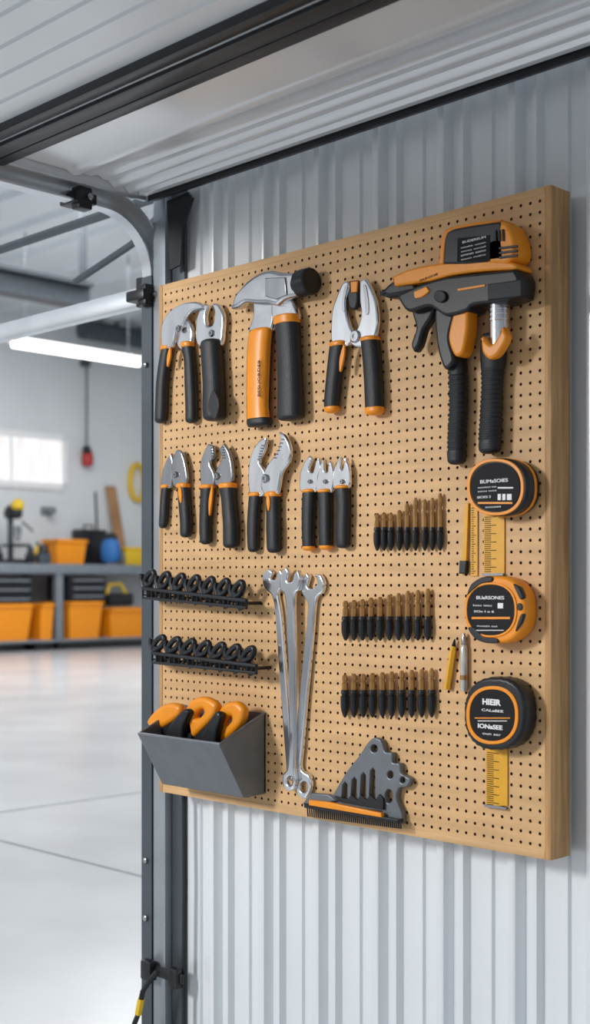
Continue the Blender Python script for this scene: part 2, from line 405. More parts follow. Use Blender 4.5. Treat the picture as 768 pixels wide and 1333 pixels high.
# 2 adjustable wrench
t=thing('adjustable_wrench','thick black handled wrench with steel open jaw beside the pump pliers','wrench',base(278,549))
jaw(t,[(262,452),(257,438),(258,416),(263,402),(269,395,1),(274,398,1),(270,411),(272,424),(279,423),(282,409),(278,396,1),(286,396),(293,410),(293,428),(288,452)],.012,.013,CHR)
pivot(t,276,434,5,.018)
grip(t,[(262,288,444),(263,290,470),(265,292,500),(265,293,530),(266,294,550)],0,0,(.25,.75,.62,.95),cmat=BLK2)
# 3 claw hammer
t=thing('claw_hammer','grey steel claw hammer with black round face and two handles','hammer',base(355,556))
jaw(t,[(306,403,1),(311,386),(325,369),(342,357),(357,353),(372,356),(392,356,1),(392,387,1),(376,391),(366,399,1),(352,396,1),(338,396),(324,395),(315,401)],.026,.024,HAM,'head',.007)
jaw(t,[(333,388),(352,384),(360,396),(355,432),(327,434),(332,412)],.014,.015,HAM,'shank',.005)
jaw(t,[(358,388),(376,386),(386,396),(389,418),(359,420)],.016,.015,HAM,'neck',.005)
part('cheek_plate',slab([(346,362,1),(372,361,1),(374,384,1),(360,390,1),(346,386,1)],.005,.0375,.0015),STL,t)
fc=P3(386,371,.026); part('striking_face',lathe([(.0165,0),(.0165,.008),(.0240,.010),(.0258,.012),(.0262,.015),(.0262,.040),(.0245,.043),(.021,.0435)],fc,(1,-.05,0),32),BLK2,t,ang=25)
hst=[(326,357,430),(323,354,455),(322,352,500),(322,351,535),(323,354,557)]
g,oc_,tm=grip(t,hst,0,13,None,.5,ORG,tmat=BLK)
part('black_edge',loft([(a-1,a+(b-a)*.3,y) for a,b,y in hst],.5,oc_+.001,4)[0],BLK,g)
part('black_edge',loft([(a+(b-a)*.80,b+.6,y) for a,b,y in hst],.5,oc_-.004,4)[0],BLK,g)
part('lettering',text('BESUORDER',337,492,oc_+tm+.0004,48,3.2,math.pi/2),INK,g)
grip(t,[(357,389,414),(360,391,440),(362,393,480),(362,395,520),(361,396,550)],13,0,None,.55)
# 4 cutting pliers
t=thing('cutting_pliers','chrome cutting pliers with open jaws and black grips right of the hammer','pliers',base(463,540))
jaw(t,[(434,447),(433,420),(435,402),(441,384),(448,369),(455,366,1),(457,374),(452,390),(453,408),(458,425),(464,440),(452,452)],.011,.013)
jaw(t,[(470,367,1),(478,363),(486,377),(492,395),(494,418),(490,440),(480,451),(462,452),(457,441),(467,428),(472,410),(470,390)],.011,.016)
jaw(t,[(456,366,1),(467,365,1),(468,388),(465,402),(457,402),(454,386)],.010,.010,BLK2,'spring_cover')
jaw(t,[(457,367,1),(466,366,1),(465,380,1),(458,381,1)],.004,.0165,ORG,'orange_catch',.001)
part('bevel_edge',slab([(449,374),(453,372),(449,390),(449,405),(446,404),(446,388)],.002,.0188,.0006),STL,t); part('bevel_edge',slab([(473,372),(477,373),(480,392),(480,408),(476,408),(475,390)],.002,.0218,.0006),STL,t)
pivot(t,463,438,8,.021)
grip(t,[(430,453,447),(427,449,470),(424,445,500),(422,442,525),(423,441,538)],8,10,(.7,.95,.02,.4)); grip(t,[(469,494,441),(472,497,470),(474,499,500),(475,500,525),(476,500,541)],7,12)
# 5 power tool
t=thing('power_driver','orange and black power driver with pointed nose and two grips','power tool',base(610,604))
part('nose',slab([(499,385,1),(512,371),(529,360),(546,356,1),(550,382,1),(530,386),(512,389)],.030,.028,.008),BLK2,t)
part('body',slab([(520,363,1),(548,352),(588,345),(640,342),(676,344),(683,350),(678,354),(640,356),(600,361),(568,369),(524,375,1)],.046,.030,.004),ORG,t)
b_=part('battery_pack',slab([(588,347,1),(591,313),(599,303),(628,297),(664,292,1),(668,342,1),(620,347)],.050,.030,.004),BLK2,t)
part('edge_trim',slab([(581,349,1),(585,311),(594,300),(626,293),(662,289,1),(662,293,1),(628,298),(600,304),(591,314),(588,348,1)],.044,.028,.003),ORG,t)
part('label_plate',slab([(596,310,1),(638,306,1),(638,340,1),(595,341,1)],.001,.0553,.0003),INK,b_)
part('lettering',text('BUDEREUM',617,312,.0558,30,3),WHT,b_)
for k in range(4): part('lettering',text(('nosIe uosn','sono unosI','unson sonu','oson nuIso')[k],616,319+k*5.2,.0558,32,2),WHT,b_)
for k in range(3): part('rib',slab([(644+k*5,300-k*.6,1),(646.5+k*5,300-k*.6,1),(647+k*5,314,1),(644.5+k*5,314,1)],.005,.0555,.0008),BLK,b_)
part('orange_cap',slab([(642,320,1),(656,312,1),(664,291,1),(672,296),(680,316),(681,334),(671,346),(650,346),(641,340)],.050,.030,.005),ORG,t)
for k in range(3): part('vent',slab([(650,322+k*6,1),(674,319+k*6,1),(674,322+k*6,1),(650,325+k*6,1)],.004,.0555,.0008),BLK2,t)
part('chassis',slab([(528,387,1),(556,374,1),(590,364),(640,358),(681,354,1),(687,366),(685,388,1),(664,396),(628,400),(618,408),(592,414),(570,402),(542,408)],.050,.030,.005),BLK2,t)
part('orange_flash',slab([(540,380,1),(556,373,1),(560,379,1),(550,387),(541,388)],.006,.0555,.0015),ORG,t)
part('lettering',text('OUNSOIE',558,361,.0535,24,2.8,.16),INK,t)
part('knob',slab(ell(574,386,8,8,2,20),.008,.057,.002),BLK,t)
part('rib_panel',slab([(636,370,1),(680,364,1),(680,386,1),(636,391,1)],.006,.056,.002),BLK,t)
part('accent_line',slab([(596,376,1),(632,370,1),(632,373,1),(596,379,1)],.003,.0555,.0008),ORG,t)
part('trigger',slab([(540,404),(556,396),(570,398),(566,414),(556,430),(550,450),(543,459),(539,448),(545,428)],.02,.024,.006),BLK2,t)
part('orange_guard',slab([(597,408,1),(616,406,1),(615,432),(609,460),(598,464),(590,440)],.030,.034,.005),ORG,t)
part('strut',slab([(574,402),(599,406),(593,440),(599,470),(586,482),(576,452)],.034,.026,.006),BLK2,t)
grip(t,ridged([(579,606,455),(583,610,490),(584,610,530),(582,608,570),(582,607,606)],490,590,6),0,0,None,.64)
sh=P(650,452,.028); pr=[(.0165,0),(.0165,.040)]
for k in range(4): pr+=[(.0165,.042+k*.008),(.0178,.043+k*.008),(.0178,.047+k*.008),(.0165,.048+k*.008)]
pr+=[(.0165,.085)]
part('metal_shaft',lathe(pr,(sh[0],-.028,sh[1]),(0,0,1),24),CHR,t)
grip(t,ridged([(625,660,436),(624,661,465),(626,656,500),(624,655,540),(622,654,575),(623,653,592)],485,575,6),0,0,None,.60)
part('orange_wedge',slab([(631,438),(641,449),(650,442),(658,426,1),(664,440),(652,462),(640,468),(631,458)],.018,.044,.005),ORG,t)
# row 2
t=thing('long_nose_pliers','small dark pliers at the far left of the second row','pliers',base(229,698))
jaw(t,[(211,634),(213,612),(219,597),(224,590,1),(227,604),(224,634)],.008,.010,STL); jaw(t,[(225,602),(231,586),(238,589),(243,605),(245,626),(236,637),(226,630)],.008,.014,STL); pivot(t,229,618,4.5,.018)
grip(t,[(211,222,632),(209,220,650),(208,219,670),(207,217,688)],5); grip(t,[(231,246,630),(233,248,655),(235,250,680),(235,249,700)],7,0,(.05,.35,.0,.35))
t=thing('combination_pliers','steel pliers with forked jaws, second of the middle row','pliers',base(286,714))
jaw(t,[(264,634),(262,606),(266,590),(272,578,1),(279,581),(280,594),(275,603),(281,618),(279,634)],.009,.011,STL); jaw(t,[(283,612),(290,597),(287,585),(293,577,1),(300,589),(304,608),(304,626),(294,637),(281,630)],.009,.015,STL); pivot(t,283,620,5,.019)
serr(t,276,583,277,597,.016,5); serr(t,290,582,291,596,.020,5)
grip(t,[(262,280,632),(261,277,655),(260,275,685),(261,275,709)],6,0,(.7,.95,.0,.5)); grip(t,[(286,307,630),(289,308,655),(291,311,685),(291,311,714)],8)
t=thing('slip_joint_pliers','bright chrome pliers with wide curved jaws in the middle row','pliers',base(345,719))
jaw(t,[(327,644),(325,612),(330,588),(340,573),(349,570,1),(347,585),(340,601),(346,612),(351,626),(343,646)],.010,.011); jaw(t,[(352,602),(362,589),(366,576),(365,562,1),(373,567),(380,582),(379,600),(369,616),(363,643),(350,647),(341,634),(345,616)],.010,.016); pivot(t,346,623,6,.021)
serr(t,342,580,337,598,.0165,6); serr(t,368,572,358,596,.0215,6)
grip(t,[(325,341,642),(323,339,665),(322,338,690),(323,337,719)],6); grip(t,[(346,365,641),(347,365,665),(347,366,690),(348,366,720)],8,0,(.05,.3,0,.3))
hs=[([(393,640),(392,620),(397,603),(404,593,1),(408,598),(404,611),(409,615),(413,600),(417,596,1),(419,610),(416,628),(412,641)],[(394,412,638),(393,411,665),(393,410,690),(394,410,716)],'leftmost'),
    ([(414,641),(414,620),(419,604),(423,598,1),(424,612),(428,614),(430,600),(433,602,1),(436,618),(433,641)],[(414,433,638),(415,433,665),(415,433,690),(416,433,715)],'middle'),
    ([(436,636),(435,618),(440,602),(445,595,1),(445,609),(448,611),(451,595,1),(456,608),(457,620),(455,636)],[(436,456,633),(438,457,660),(437,456,690),(438,456,714)],'rightmost')]
for hd,gr_,w in hs:
    t=thing('small_pliers',w+' of three small chrome nippers with black grips','pliers',base(gr_[0][0]+9,716),'three small nippers')
    jaw(t,hd,.009,.011,bev=.003); pivot(t,gr_[0][0]+10,627,3,.0155); grip(t,gr_,5,7 if w!='rightmost' else 0)
# bits
def bits(xs,tops,mid,bot,w,label,group):
    for x,tp in zip(xs,tops):
        rw=(P(x+w/2,mid,.006)[0]-P(x-w/2,mid,.006)[0])/2*.74; off=rw+.0006
        b=P3(x,bot,off); tz=P(x,tp,off)[1]; mz=P(x,mid,off)[1]
        t=thing('driver_bit',label,'bit',b,group)
        h=mz-b.z
        part('holder',lathe([(rw*.2,0),(rw*.5,h*.08),(rw*.8,h*.24),(rw*.98,h*.40),(rw*1.0,h*.82),(rw*.75,h*.84),(rw*.75,h*.89),(rw*.95,h*.91),(rw*.85,h*1.06)],b,(0,0,1),12),BLK2,t,ang=25)
        sh=tz-mz
        part('shaft',lathe([(rw*.68,-.004),(rw*.68,sh*.52),(rw*.52,sh*.56),(rw*.52,sh*.63),(rw*.66,sh*.67),(rw*.62,sh*.9),(rw*.34,sh)],(b.x,b.y,mz),(0,0,1),6),BRS,t,ang=25)
bits([491,500,509,520,530,541,553,563,573],[668,667,668,664,655,648,650,648,642],688,717,10,'slim brown bit in a black holder in the short row under the power tool','bits in the top row')
bits([450,461,472,483,495,507,519,531,544,557],[782,781,780,778,777,774,772,769,768,766],804,834,11.5,'slim brown bit in a black holder, middle row of bits','bits in the middle row')
bits([449,461,473,485,498,510,523,536,549,562],[878,877,877,876,875,874,873,872,871,870],900,934,11.5,'slim brown bit in a black holder, lowest row of bits','bits in the bottom row')
# clip racks
def rack(xa,ya,xb,yb,label,clipl,grp,n,dirn):
    t=thing('clip_rack',label,'rack',P3((xa+xb)/2,(ya+yb)/2+12,.02))
    def q(f,dy,off,dx=0): return P3(xa+(xb-xa)*f+dx,ya+(yb-ya)*f+dy,off)
    rails=[([q(0,0,.055),q(1,0,.055)],.004),([q(0,12,.05),q(1,9,.05)],.0035),([q(0,8,.012),q(1,2,.012)],.003)]
    for k in range(24):
        f=k/23; rails.append(([q(f,0,.055),q(f,11-2*f,.05),q(f,8-4*f,.012)],.0022))
    part('wire_tray',tubes(rails),BLK2,t)
    for f in (.12,.96):
        p=q(f,4,.05); part('arm',tubes([([p,(p.x,0,p.z)],.0035)]),BLK2,t)
    for k in range(n):
        f=(k+.3)/n
        e=thing('spring_clip',clipl,'clip',q(f,2,.04),grp)
        lp=[]
        for i in range(20):
            a=2*math.pi*i/20; u,w=4.6*math.cos(a),10.5*math.sin(a); cs,sn=math.cos(dirn),math.sin(dirn)
            lp.append(q(f,-13+sn*u+cs*w,.045,3+cs*u-sn*w))
        part('loop',tubes([(lp,.0062,True)],10),BLK2,e)
        part('stem',tubes([([q(f,-9,.043,-1),q(f,-2,.042,1),q(f,6,.04,5),q(f,13,.036,8)],.0085)],10),BLK2,e)
        part('lever',tubes([([q(f,-20,.045,-7),q(f,-12,.045,-8),q(f,0,.045,-4)],.0055)]),BLK2,e)
rack(186,766,321,782,'black wire clip rack, the upper one at the left edge of the board','black ring clip hung on the upper rack','clips on the upper rack',7,.45)
rack(198,850,334,867,'black wire clip rack, the lower one above the grey bin','black ring clip hung on the lower rack','clips on the lower rack',7,.65)
# wrenches
W1=[(344,760),(344,748),(351,740,1),(357,745),(354,753),(361,754),(363,745),(367,741,1),(371,751),(369,764),(364,774),(368,800),(374,880),(380,960),(383,1012),(376,1012),(373,980),(367,900),(360,800),(356,776),(348,768)]
W2=[(366,758),(368,745),(374,738,1),(378,745),(376,756),(382,757),(385,747),(390,742,1),(393,753),(391,768),(385,779),(386,850),(385,930),(385,995),(387,1020),(380,1030),(371,1024),(370,1008),(377,995),(378,930),(376,850),(373,779),(367,769)]
W3=[(394,770),(395,753),(401,746,1),(405,751),(402,763),(409,766),(415,759),(412,748,1),(419,748),(424,759),(422,771),(413,782),(409,830),(402,900),(396,970),(394,1000),(405,1010),(407,1026),(399,1040),(389,1033),(387,1016),(385,1000),(389,930),(397,850),(402,800),(402,784)]
H2=ell(379,1016,4,6,2,14); H3=ell(397,1024,5,7,2,14)
for w,hh,off,l in ((W1,None,.006,'left chrome wrench of three, thin shank'),(W2,H2,.017,'middle chrome wrench of three with an upright shank'),(W3,H3,.0065,'right chrome wrench of three, tilted, hung lowest')):
    o=part('wrench',slab([w]+([hh] if hh else []),.011,off,.0036,n=4,res=3),CHR); tag(o,l,'wrench','three chrome wrenches')
# bin
Ab=P3(346,928,0); xr=Ab.x; xl=P3(181,953,.122).x
zA=Ab.z; zF=P3(288,969,.122).z; zf=P3(320,1037,.058).z; zb2=P3(347,1031,0).z
t=thing('storage_bin','grey steel tilted bin at the lower left corner of the board','bin',((xl+xr)/2,-.03,min(zf,zb2)))
def quadpanel(pts,th):
    bm=bmesh.new(); v=[bm.verts.new(p) for p in pts]; f=bm.faces.new(v); nrm=(Vector(pts[1])-Vector(pts[0])).cross(Vector(pts[2])-Vector(pts[0])).normalized()
    r_=bmesh.ops.extrude_face_region(bm,geom=[f]); bmesh.ops.translate(bm,vec=nrm*th,verts=[g for g in r_['geom'] if isinstance(g,bmesh.types.BMVert)])
    return frombm(bm)
yF,yf=-.122,-.058
part('front_panel',quadpanel([(xl,yF,zF),(xr,yF,zF),(xr,yf,zf),(xl,yf,zf)],-.003),GRY,t)
part('bottom_panel',quadpanel([(xl,yf,zf),(xr,yf,zf),(xr,-.001,zb2),(xl,-.001,zb2)],-.003),GRY,t)
part('back_panel',quadpanel([(xl,-.001,zb2),(xr,-.001,zb2),(xr,-.001,zA),(xl,-.001,zA)],.003),GRY,t)
for X in (xl,xr-.003): part('side_panel',quadpanel([(X,-.001,zA),(X,yF,zF),(X,yf,zf),(X,-.001,zb2)],.003),GRY,t)
part('rim',tubes([([(xl,yF,zF),(xr,yF,zF),(xr,-.004,zA)],.0035),([(xl,yF,zF),(xl,-.004,zA)],.003)]),GRY,t)
def scis(loops,shank,label,off):
    t=thing('snips',label,'snips',P3(*shank[0][0][:2],off),'tools in the grey bin')
    for l in loops: part('handle',slab(l,.022,off,.009,res=3),ORG,t)
    for s in shank: part('blade',slab(s,.012,off,.003),BLK2,t)
scis([[[(195,940),(205,925),(222,915),(237,918),(238,930),(222,943),(206,950)]]],[[(203,945),(232,928),(248,934),(252,962),(228,980),(207,962)]],'snips with a solid orange grip at the left of the bin',.06)
scis([[[(242,950),(245,924),(254,910),(270,907),(285,916),(283,931),(268,948),(254,960)],[(257,933),(261,926),(267,923),(269,927),(263,934)]]],[[(250,950),(266,944),(280,952),(275,975),(254,975)]],'snips with the largest orange loop in the middle of the bin',.055)
scis([[[(283,960),(286,930),(296,916),(311,913),(321,924),(317,943),(302,959),(290,967)],[(295,942),(298,936),(304,932),(305,937),(300,943)]]],[[(286,955),(300,951),(310,956),(305,975),(288,975)]],'snips with the rightmost orange loop in the bin',.045)
tag(part('black_pliers',slab([(218,960),(228,938),(243,923),(250,927),(243,946),(238,970)],.02,.07,.007),BLK2),'black curved tool handle between the orange grips in the bin','pliers')
tag(part('black_cutter',slab([(264,965),(273,942),(285,926),(291,932),(286,952),(281,975)],.018,.065,.006),BLK2),'black handle between the two orange loops in the bin','cutter')
# grey toothed plate + brush
t=thing('toothed_bracket','grey notched metal bracket with a black bristle strip at the bottom edge','bracket',base(465,1076))
slots=[[(447+i*12,1041,1),(449+i*12,1021-i*6,1),(452+i*12,1017-i*6,1),(455+i*12,1021-i*6,1),(455+i*12,1041,1)] for i in range(4)]
part('plate',slab([[(430,1046,1),(441,1026),(455,1003),(470,984),(482,966),(490,960),(499,964),(504,978),(513,980),(514,992),(523,994),(525,1006),(537,1014),(532,1024),(522,1026),(519,1040),(526,1058),(526,1072,1),(508,1070,1),(500,1056,1),(470,1052)],ell(490,974,4.5,5,2,12),ell(511,1008,4,5,2,12),ell(527,1015,3.5,4,2,12),ell(509,1036,5,9,2,12)]+slots,.014,.0078,.0025,n=4),GRY,t)
part('toothed_edge',slab([(436,1036,1),(442,1043,1),(500,1054,1),(500,1040,1),(494,1034,1),(490,1042,1),(482,1034,1),(478,1042,1),(470,1034,1),(466,1042,1),(458,1034,1),(454,1040,1)],.006,.018,.001),BLK2,t)
part('orange_strip',slab([(404,1041,1),(430,1044,1),(498,1058,1),(499,1064,1),(404,1048,1)],.010,.024,.002),ORG,t)
part('holder_bar',slab([(396,1046,1),(408,1032,1),(430,1034,1),(440,1042,1),(400,1048,1)],.012,.016,.002),GRY,t)
part('strip_back',slab([(399,1045,1),(522,1066,1),(522,1071,1),(399,1051,1)],.016,.018,.002),BLK2,t)
br=[]
for k in range(46):
    f=k/45
    for o_ in (.013,.024): br.append(([P3(400+121*f,1048+20*f,o_),P3(401+121*f,1063+16*f,o_)],.0015))
part('bristles',tubes(br,5),BLK2,t)
# tape measures
def tape(label,cx,cy,rx,ry,bodym,ring,disc,txts,knurl=0,ex=2.4,th=.036,bars=()):
    t=thing('tape_measure',label,'tape measure',base(cx,cy+ry))
    part('case',slab(ell(cx,cy,rx,ry,ex,56,knurl),th,th/2+.001,.006,th),bodym,t)
    part('front_ring',slab([ell(ring[0],ring[1],ring[2],ring[3],2.3,48),ell(ring[0],ring[1],ring[2]-ring[4],ring[3]-ring[4],2.3,48)],.004,th+.001,.001,th+.002),ORG,t)
    l=part('label_disc',slab(ell(disc[0],disc[1],disc[2],disc[3],2.2,48),.003,th+.001,.0005,th+.002),INK,t)
    for s,x,y,w,h,m,*bd in txts: part('lettering',text(s,x,y,th+.003,w,h,0,bd[0] if bd else 0),m,l)
    for x0,x1,ya,yb,m in bars: part('label_box',slab(K([(x0,ya),(x1,ya),(x1,yb),(x0,yb)]),.001,th+.003,.0002,th+.003),m,l)
    return t
t=tape('round black tape measure with an orange ring, topmost of three',648,634,40,38,BLK2,(645,634,37,37,4),(645,634,32,32),
  [('BUMaSOIES',643,626,36,4.6,WHT,.015),('uounison sos',634,634,24,2.2,WHT),('sonu nosi',634,639,24,2.2,WHT),('SIOES 5',630,647,18,3,WHT,.01),('nosoes',642,660,20,2,WHT)],
  bars=((648,652,643,651,WHT),(654,658,643,651,WHT),(660,666,643,651,WHT),(648,668,634,636,WHT),(622,667,653.5,656,ORG)))
part('accent_band',slab([ell(648,634,40.6,38.6,2.4,56),ell(648,634,37,35,2.4,56)],.006,.016,.001,.037),ORG,t)
t=tape('orange tape measure with a black round face, middle of three',644,794,40,44,ORG,(639,794,34,36,3),(639,794,31,33),
  [('BUaRSONES',638,778,36,4.4,WHT,.015),('Ions iesu',628,788,24,2.6,WHT),('SOn I o 6',630,796,26,2.8,WHT,.01),('nuosis soi',634,815,26,2.2,WHT)],
  bars=((614,664,803,806,ORG),(648,655,785,792,WHT),(620,656,820,821,WHT)))
for cp in ([(608,775),(613,761),(626,752),(640,751),(640,757),(627,760),(616,768)],[(609,818),(618,831),(632,837),(648,837),(646,831),(630,829),(617,817)],[(668,760),(676,765),(681,778),(677,780),(672,770)],[(671,822),(679,812),(682,800),(678,800),(674,810)]):
    part('corner_panel',slab(cp,.012,.034,.002,.039),BLK2,t)
part('screw',slab(ell(676,790,3.5,5,2,14),.003,.038,.001,.039),BLK2,t)
tape('black knurled tape measure with an orange ring, lowest of three',644,929,40,47,BLK2,(641,931,34,38,4.5),(641,931,29,33),
  [('HIEIR',640,914,24,8,WHT,.04),('CALaBEE',641,925,28,3.2,WHT,.01),('IONaSEE',638,946,32,6,WHT,.03),('oun ser',640,956,24,2.2,WHT)],.022,bars=((618,664,934,935.5,ORG),(622,660,938,939,WHT)))
def blade(label,pts,n,x0,x1,ya,yb,grp=None,hook=True,off=.0018):
    t=thing('ruler_blade',label,'ruler',base((x0+x1)/2,yb),grp)
    part('strip',slab(K(pts),.002,off,.0004),YEL,t)
    tk=[]
    for k in range(n):
        y=ya+(yb-ya)*(k+.5)/n; L=(x1-x0)*(.55 if k%4==0 else .3)
        a=P(x0+1,y,off+.001); b=P(x0+1+L,y,off+.001); tk.append((a[0],b[0],-off-.0018,-off-.0009,a[1]-.0005,a[1]+.0005))
    part('tick_marks',boxes(tk),INK,t)
    if hook:
        a=P(x0,yb,off); b=P(x1,yb,off); part('end_hook',box(a[0],b[0],-off-.006,-off+.001,a[1]-.002,a[1]+.002),STL,t)
    return t
blade('wide yellow ruler blade hanging below the topmost tape measure',[(630,668),(657,668),(657,750),(630,750)],28,630,657,672,748)
blade('narrow yellow ruler blade beside the wide one',[(613,655),(622,655),(622,750),(613,750)],30,613,622,660,748,hook=False)
t=thing('folding_gauge','thin orange gauge with a black end at the left of the ruler blades','gauge',base(605,747))
part('strip',slab(K([(606,655),(611,655),(608,738),(602,738)]),.006,.0035,.001),YEL,t); part('end',slab(K([(600,730),(609,730),(608,747),(599,747)]),.01,.0055,.002),BLK2,t)
blade('short yellow ruler blade under the lowest tape measure',[(633,970),(661,970),(661,1049),(633,1049)],26,633,661,978,1048)
pz=P3(582,897,.0066); p2=P3(592,832,.0066)
t=thing('pencil','stubby orange pencil left of the middle tape measure','pencil',pz)
ax=p2-pz; Ln=ax.length
part('barrel',lathe([(.006,0),(.006,Ln*.75),(.004,Ln*.86)],pz,ax,6),YEL,t); part('point',lathe([(.004,Ln*.86),(.001,Ln)],pz,ax,6),INK,t)
va=P3(604,900,.0072)
t=thing('glass_vial','thin clear vial with dark cap beside the pencil','vial',va)
part('tube',lathe([(.004,0),(.0062,.004),(.0062,.075),(.004,.08)],va,(0,0,1),14),GLS,t); part('cap',lathe([(.0045,.08),(.0045,.092),(.002,.1)],va,(0,0,1),12),STL,t); part('collar',lathe([(.0068,.02),(.0068,.028)],va,(0,0,1),14),BRS,t)

# ---------------------------------------------------------------- background
XF=-16.2
def bz(py,X=XF,px=90): return onX(px,py,X).z
def by(px,X=XF): return onX(px,763,X).y
zt_,zu=bz(734),bz(747); BY0,BY1=7.8,13.9
t=thing('workbench','long grey steel workbench against the back wall','workbench',(-16.8,10,0))
part('bench_top',box(XW+.02,XF,BY0,BY1,zu,zt_,bev=.012),BEN,t)
zs=bz(832)
part('lower_shelf',box(XW+.05,XF+.03,BY0,BY1,zs-.04,zs,bev=.006),BEN,t)
for yy in (BY0+.1,by(79),BY1-.2):
    for X in (XF-.14,XW+.1):
        l=part('leg',box(X,X+.12,yy-.065,yy+.065,.15,zu,bev=.006),BEN,t)
        part('caster',lathe([(.05,-.045),(.08,-.04),(.08,.04),(.05,.045)],(X+.06,yy,.08),(0,1,0),16),BLK2,l)
X=XF-.14; yy=by(49); l=part('leg',box(X,X+.12,yy-.03,yy+.03,.15,zs-.04,bev=.006),BEN,t); part('caster',lathe([(.05,-.045),(.08,-.04),(.08,.04),(.05,.045)],(X+.06,yy,.08),(0,1,0),16),BLK2,l)
def tub(px0,px1,py0,z0,label,X=XF-.03,dep=.7,mat=ORG,grp='orange bins'):
    ya,yb=by(px0,X),by(px1,X); zt=bz(py0,X,(px0+px1)/2); t=thing('storage_tub',label,'bin',(X-dep/2,(ya+yb)/2,z0),grp)
    bm=bmesh.new(); rings=[]
    for (k,z) in ((.84,z0),(1,zt),(.95,zt),(.80,z0+.02)):
        rings.append([bm.verts.new((X-dep/2+a*dep/2*k,(ya+yb)/2+b*(yb-ya)/2*k,z)) for a,b in ((1,-1),(1,1),(-1,1),(-1,-1))])
    for a,b in zip(rings,rings[1:]):
        for i in range(4): bm.faces.new((a[i],a[(i+1)%4],b[(i+1)%4],b[i]))
    bm.faces.new(rings[0]); bm.faces.new(rings[-1])
    part('tub_body',frombm(bm),mat,t)
    part('rim',boxes([(X-dep-.01,X+.02,ya-.015,ya+.02,zt-.06,zt),(X-dep-.01,X+.02,yb-.02,yb+.015,zt-.06,zt),(X-.01,X+.02,ya,yb,zt-.06,zt),(X-dep-.01,X-dep+.01,ya,yb,zt-.06,zt)]),mat,t)
    return t
tub(-22,43,786,zs,'orange plastic bin under the workbench, leftmost'); tub(53,70,785,zs,'narrow orange bin beside the bench leg',dep=.5)
tub(90,134,783,zs,'orange plastic bin right of the bench leg'); tub(143,200,791,zs,'lowest orange bin at the right end of the shelf')
tub(73,113,702,zt_,'small orange bin on top of the workbench',X=XF-.2,dep=.4,grp=None)
def drawers(px0,px1,py0,py1,label):
    X=XF-.06; ya,yb=by(px0,X),by(px1,X); za_,zb_2=bz(py1,X),bz(py0,X); t=thing('drawer_case',label,'drawer case',(X-.3,(ya+yb)/2,za_),'black drawer cases')
    part('case_body',box(X-.6,X,ya,yb,za_,zb_2,bev=.01),BLK2,t)
    for k in range(3):
        h=(zb_2-za_)/3; f=part('drawer',box(X,X+.025,ya+.03,yb-.03,za_+h*k+.014,za_+h*(k+1)-.014,bev=.005),BLK2,t); part('handle',box(X+.025,X+.045,ya+.08,yb-.08,za_+h*k+.06,za_+h*k+.08),POST,f)
drawers(-20,43,750,785,'black three-drawer case on the leftmost orange bin'); drawers(89,138,750,782,'black three-drawer case on the bin right of the leg')
t=thing('power_saw','black saw with yellow handle on the lowest orange bin','saw',(XF-.2,by(160),bz(790)))
q0=bz(790)
part('saw_body',box(XF-.45,XF-.1,by(147),by(180),q0,q0+.22,bev=.05),BLK2,t); part('saw_handle',tubes([([(XF-.2,by(148),q0+.2),(XF-.2,by(152),q0+.36),(XF-.2,by(166),q0+.38),(XF-.2,by(174),q0+.2)],.03)]),YELP,t)
t=thing('tool_case','black tool case on the workbench behind the orange bin','case',(-17.0,by(122),zt_))
XC=-16.95
part('case_body',box(XW+.03,XC,by(107,XC),by(140,XC),zt_,bz(688,XC),bev=.025),BLK2,t); part('handle',tubes([([(XC-.15,by(116,XC),bz(690,XC)),(XC-.15,by(116,XC),bz(682,XC)),(XC-.15,by(128,XC),bz(682,XC)),(XC-.15,by(128,XC),bz(690,XC))],.016)]),BLK2,t)
def blob(name,px,py,X,rx,ry,rz,mat,parent=None):
    c=onX(px,py,X); bm=bmesh.new(); bmesh.ops.create_uvsphere(bm,u_segments=20,v_segments=12,radius=1)
    for v in bm.verts: v.co=(c.x+v.co.x*rx,c.y+v.co.y*ry,c.z+(v.co.z if v.co.z>-.6 else -.6)*rz)
    return part(name,frombm(bm),mat,parent)
XG=-16.55
bh=thing('tool_bag','bright blue bag on the workbench','bag',(XG,by(144,XG),zt_))
blob('bag_body',144,719,XG,.2,.16,.30,BLUE,bh); blob('bag_flap',144,700,XG,.14,.11,.09,BLK2,bh)
t=thing('yellow_box','yellow box at the right end of the visible bench','box',(XG-.1,by(172,XG),zt_))
part('box_body',box(XG-.3,XG,by(164,XG),by(192,XG),zt_,bz(714,XG),bev=.015),YELP,t); part('lid',box(XG-.31,XG+.01,by(163,XG),by(193,XG),bz(714,XG),bz(710,XG),bev=.006),YELP,t)
a=onX(160,716,XW+.3); b=onX(143,633,XW+.05)
bm=bmesh.new(); w_=.10
vsn=[bm.verts.new(p) for p in ((a.x,a.y-w_,zt_),(a.x,a.y+w_,zt_),(b.x,b.y+w_,b.z),(b.x,b.y-w_,b.z))]; f=bm.faces.new(vsn); rg=bmesh.ops.extrude_face_region(bm,geom=[f]); bmesh.ops.translate(bm,vec=(.04,0,.0),verts=[g for g in rg['geom'] if isinstance(g,bmesh.types.BMVert)])
tag(part('wood_plank',frombm(bm),PLANK),'brown wooden plank leaning on the back wall','plank')
lp=[]
c=onX(178,628,XW+.05)
for k in range(96): aa=k/24*2*math.pi; lp.append((XW+.034+.0007*k,c.y+.16*math.cos(aa),c.z+.33*math.sin(aa)))
tag(part('hose_coil',tubes([(lp,.035)]),YELP),'yellow hose coil hung on the back wall','hose')
XH=XW+.12
t=thing('hanging_reel','red and black cord reel hung high on the back wall','reel',onX(113,615,XH))
p0=onX(113,472,XH); p1=onX(113,578,XH)
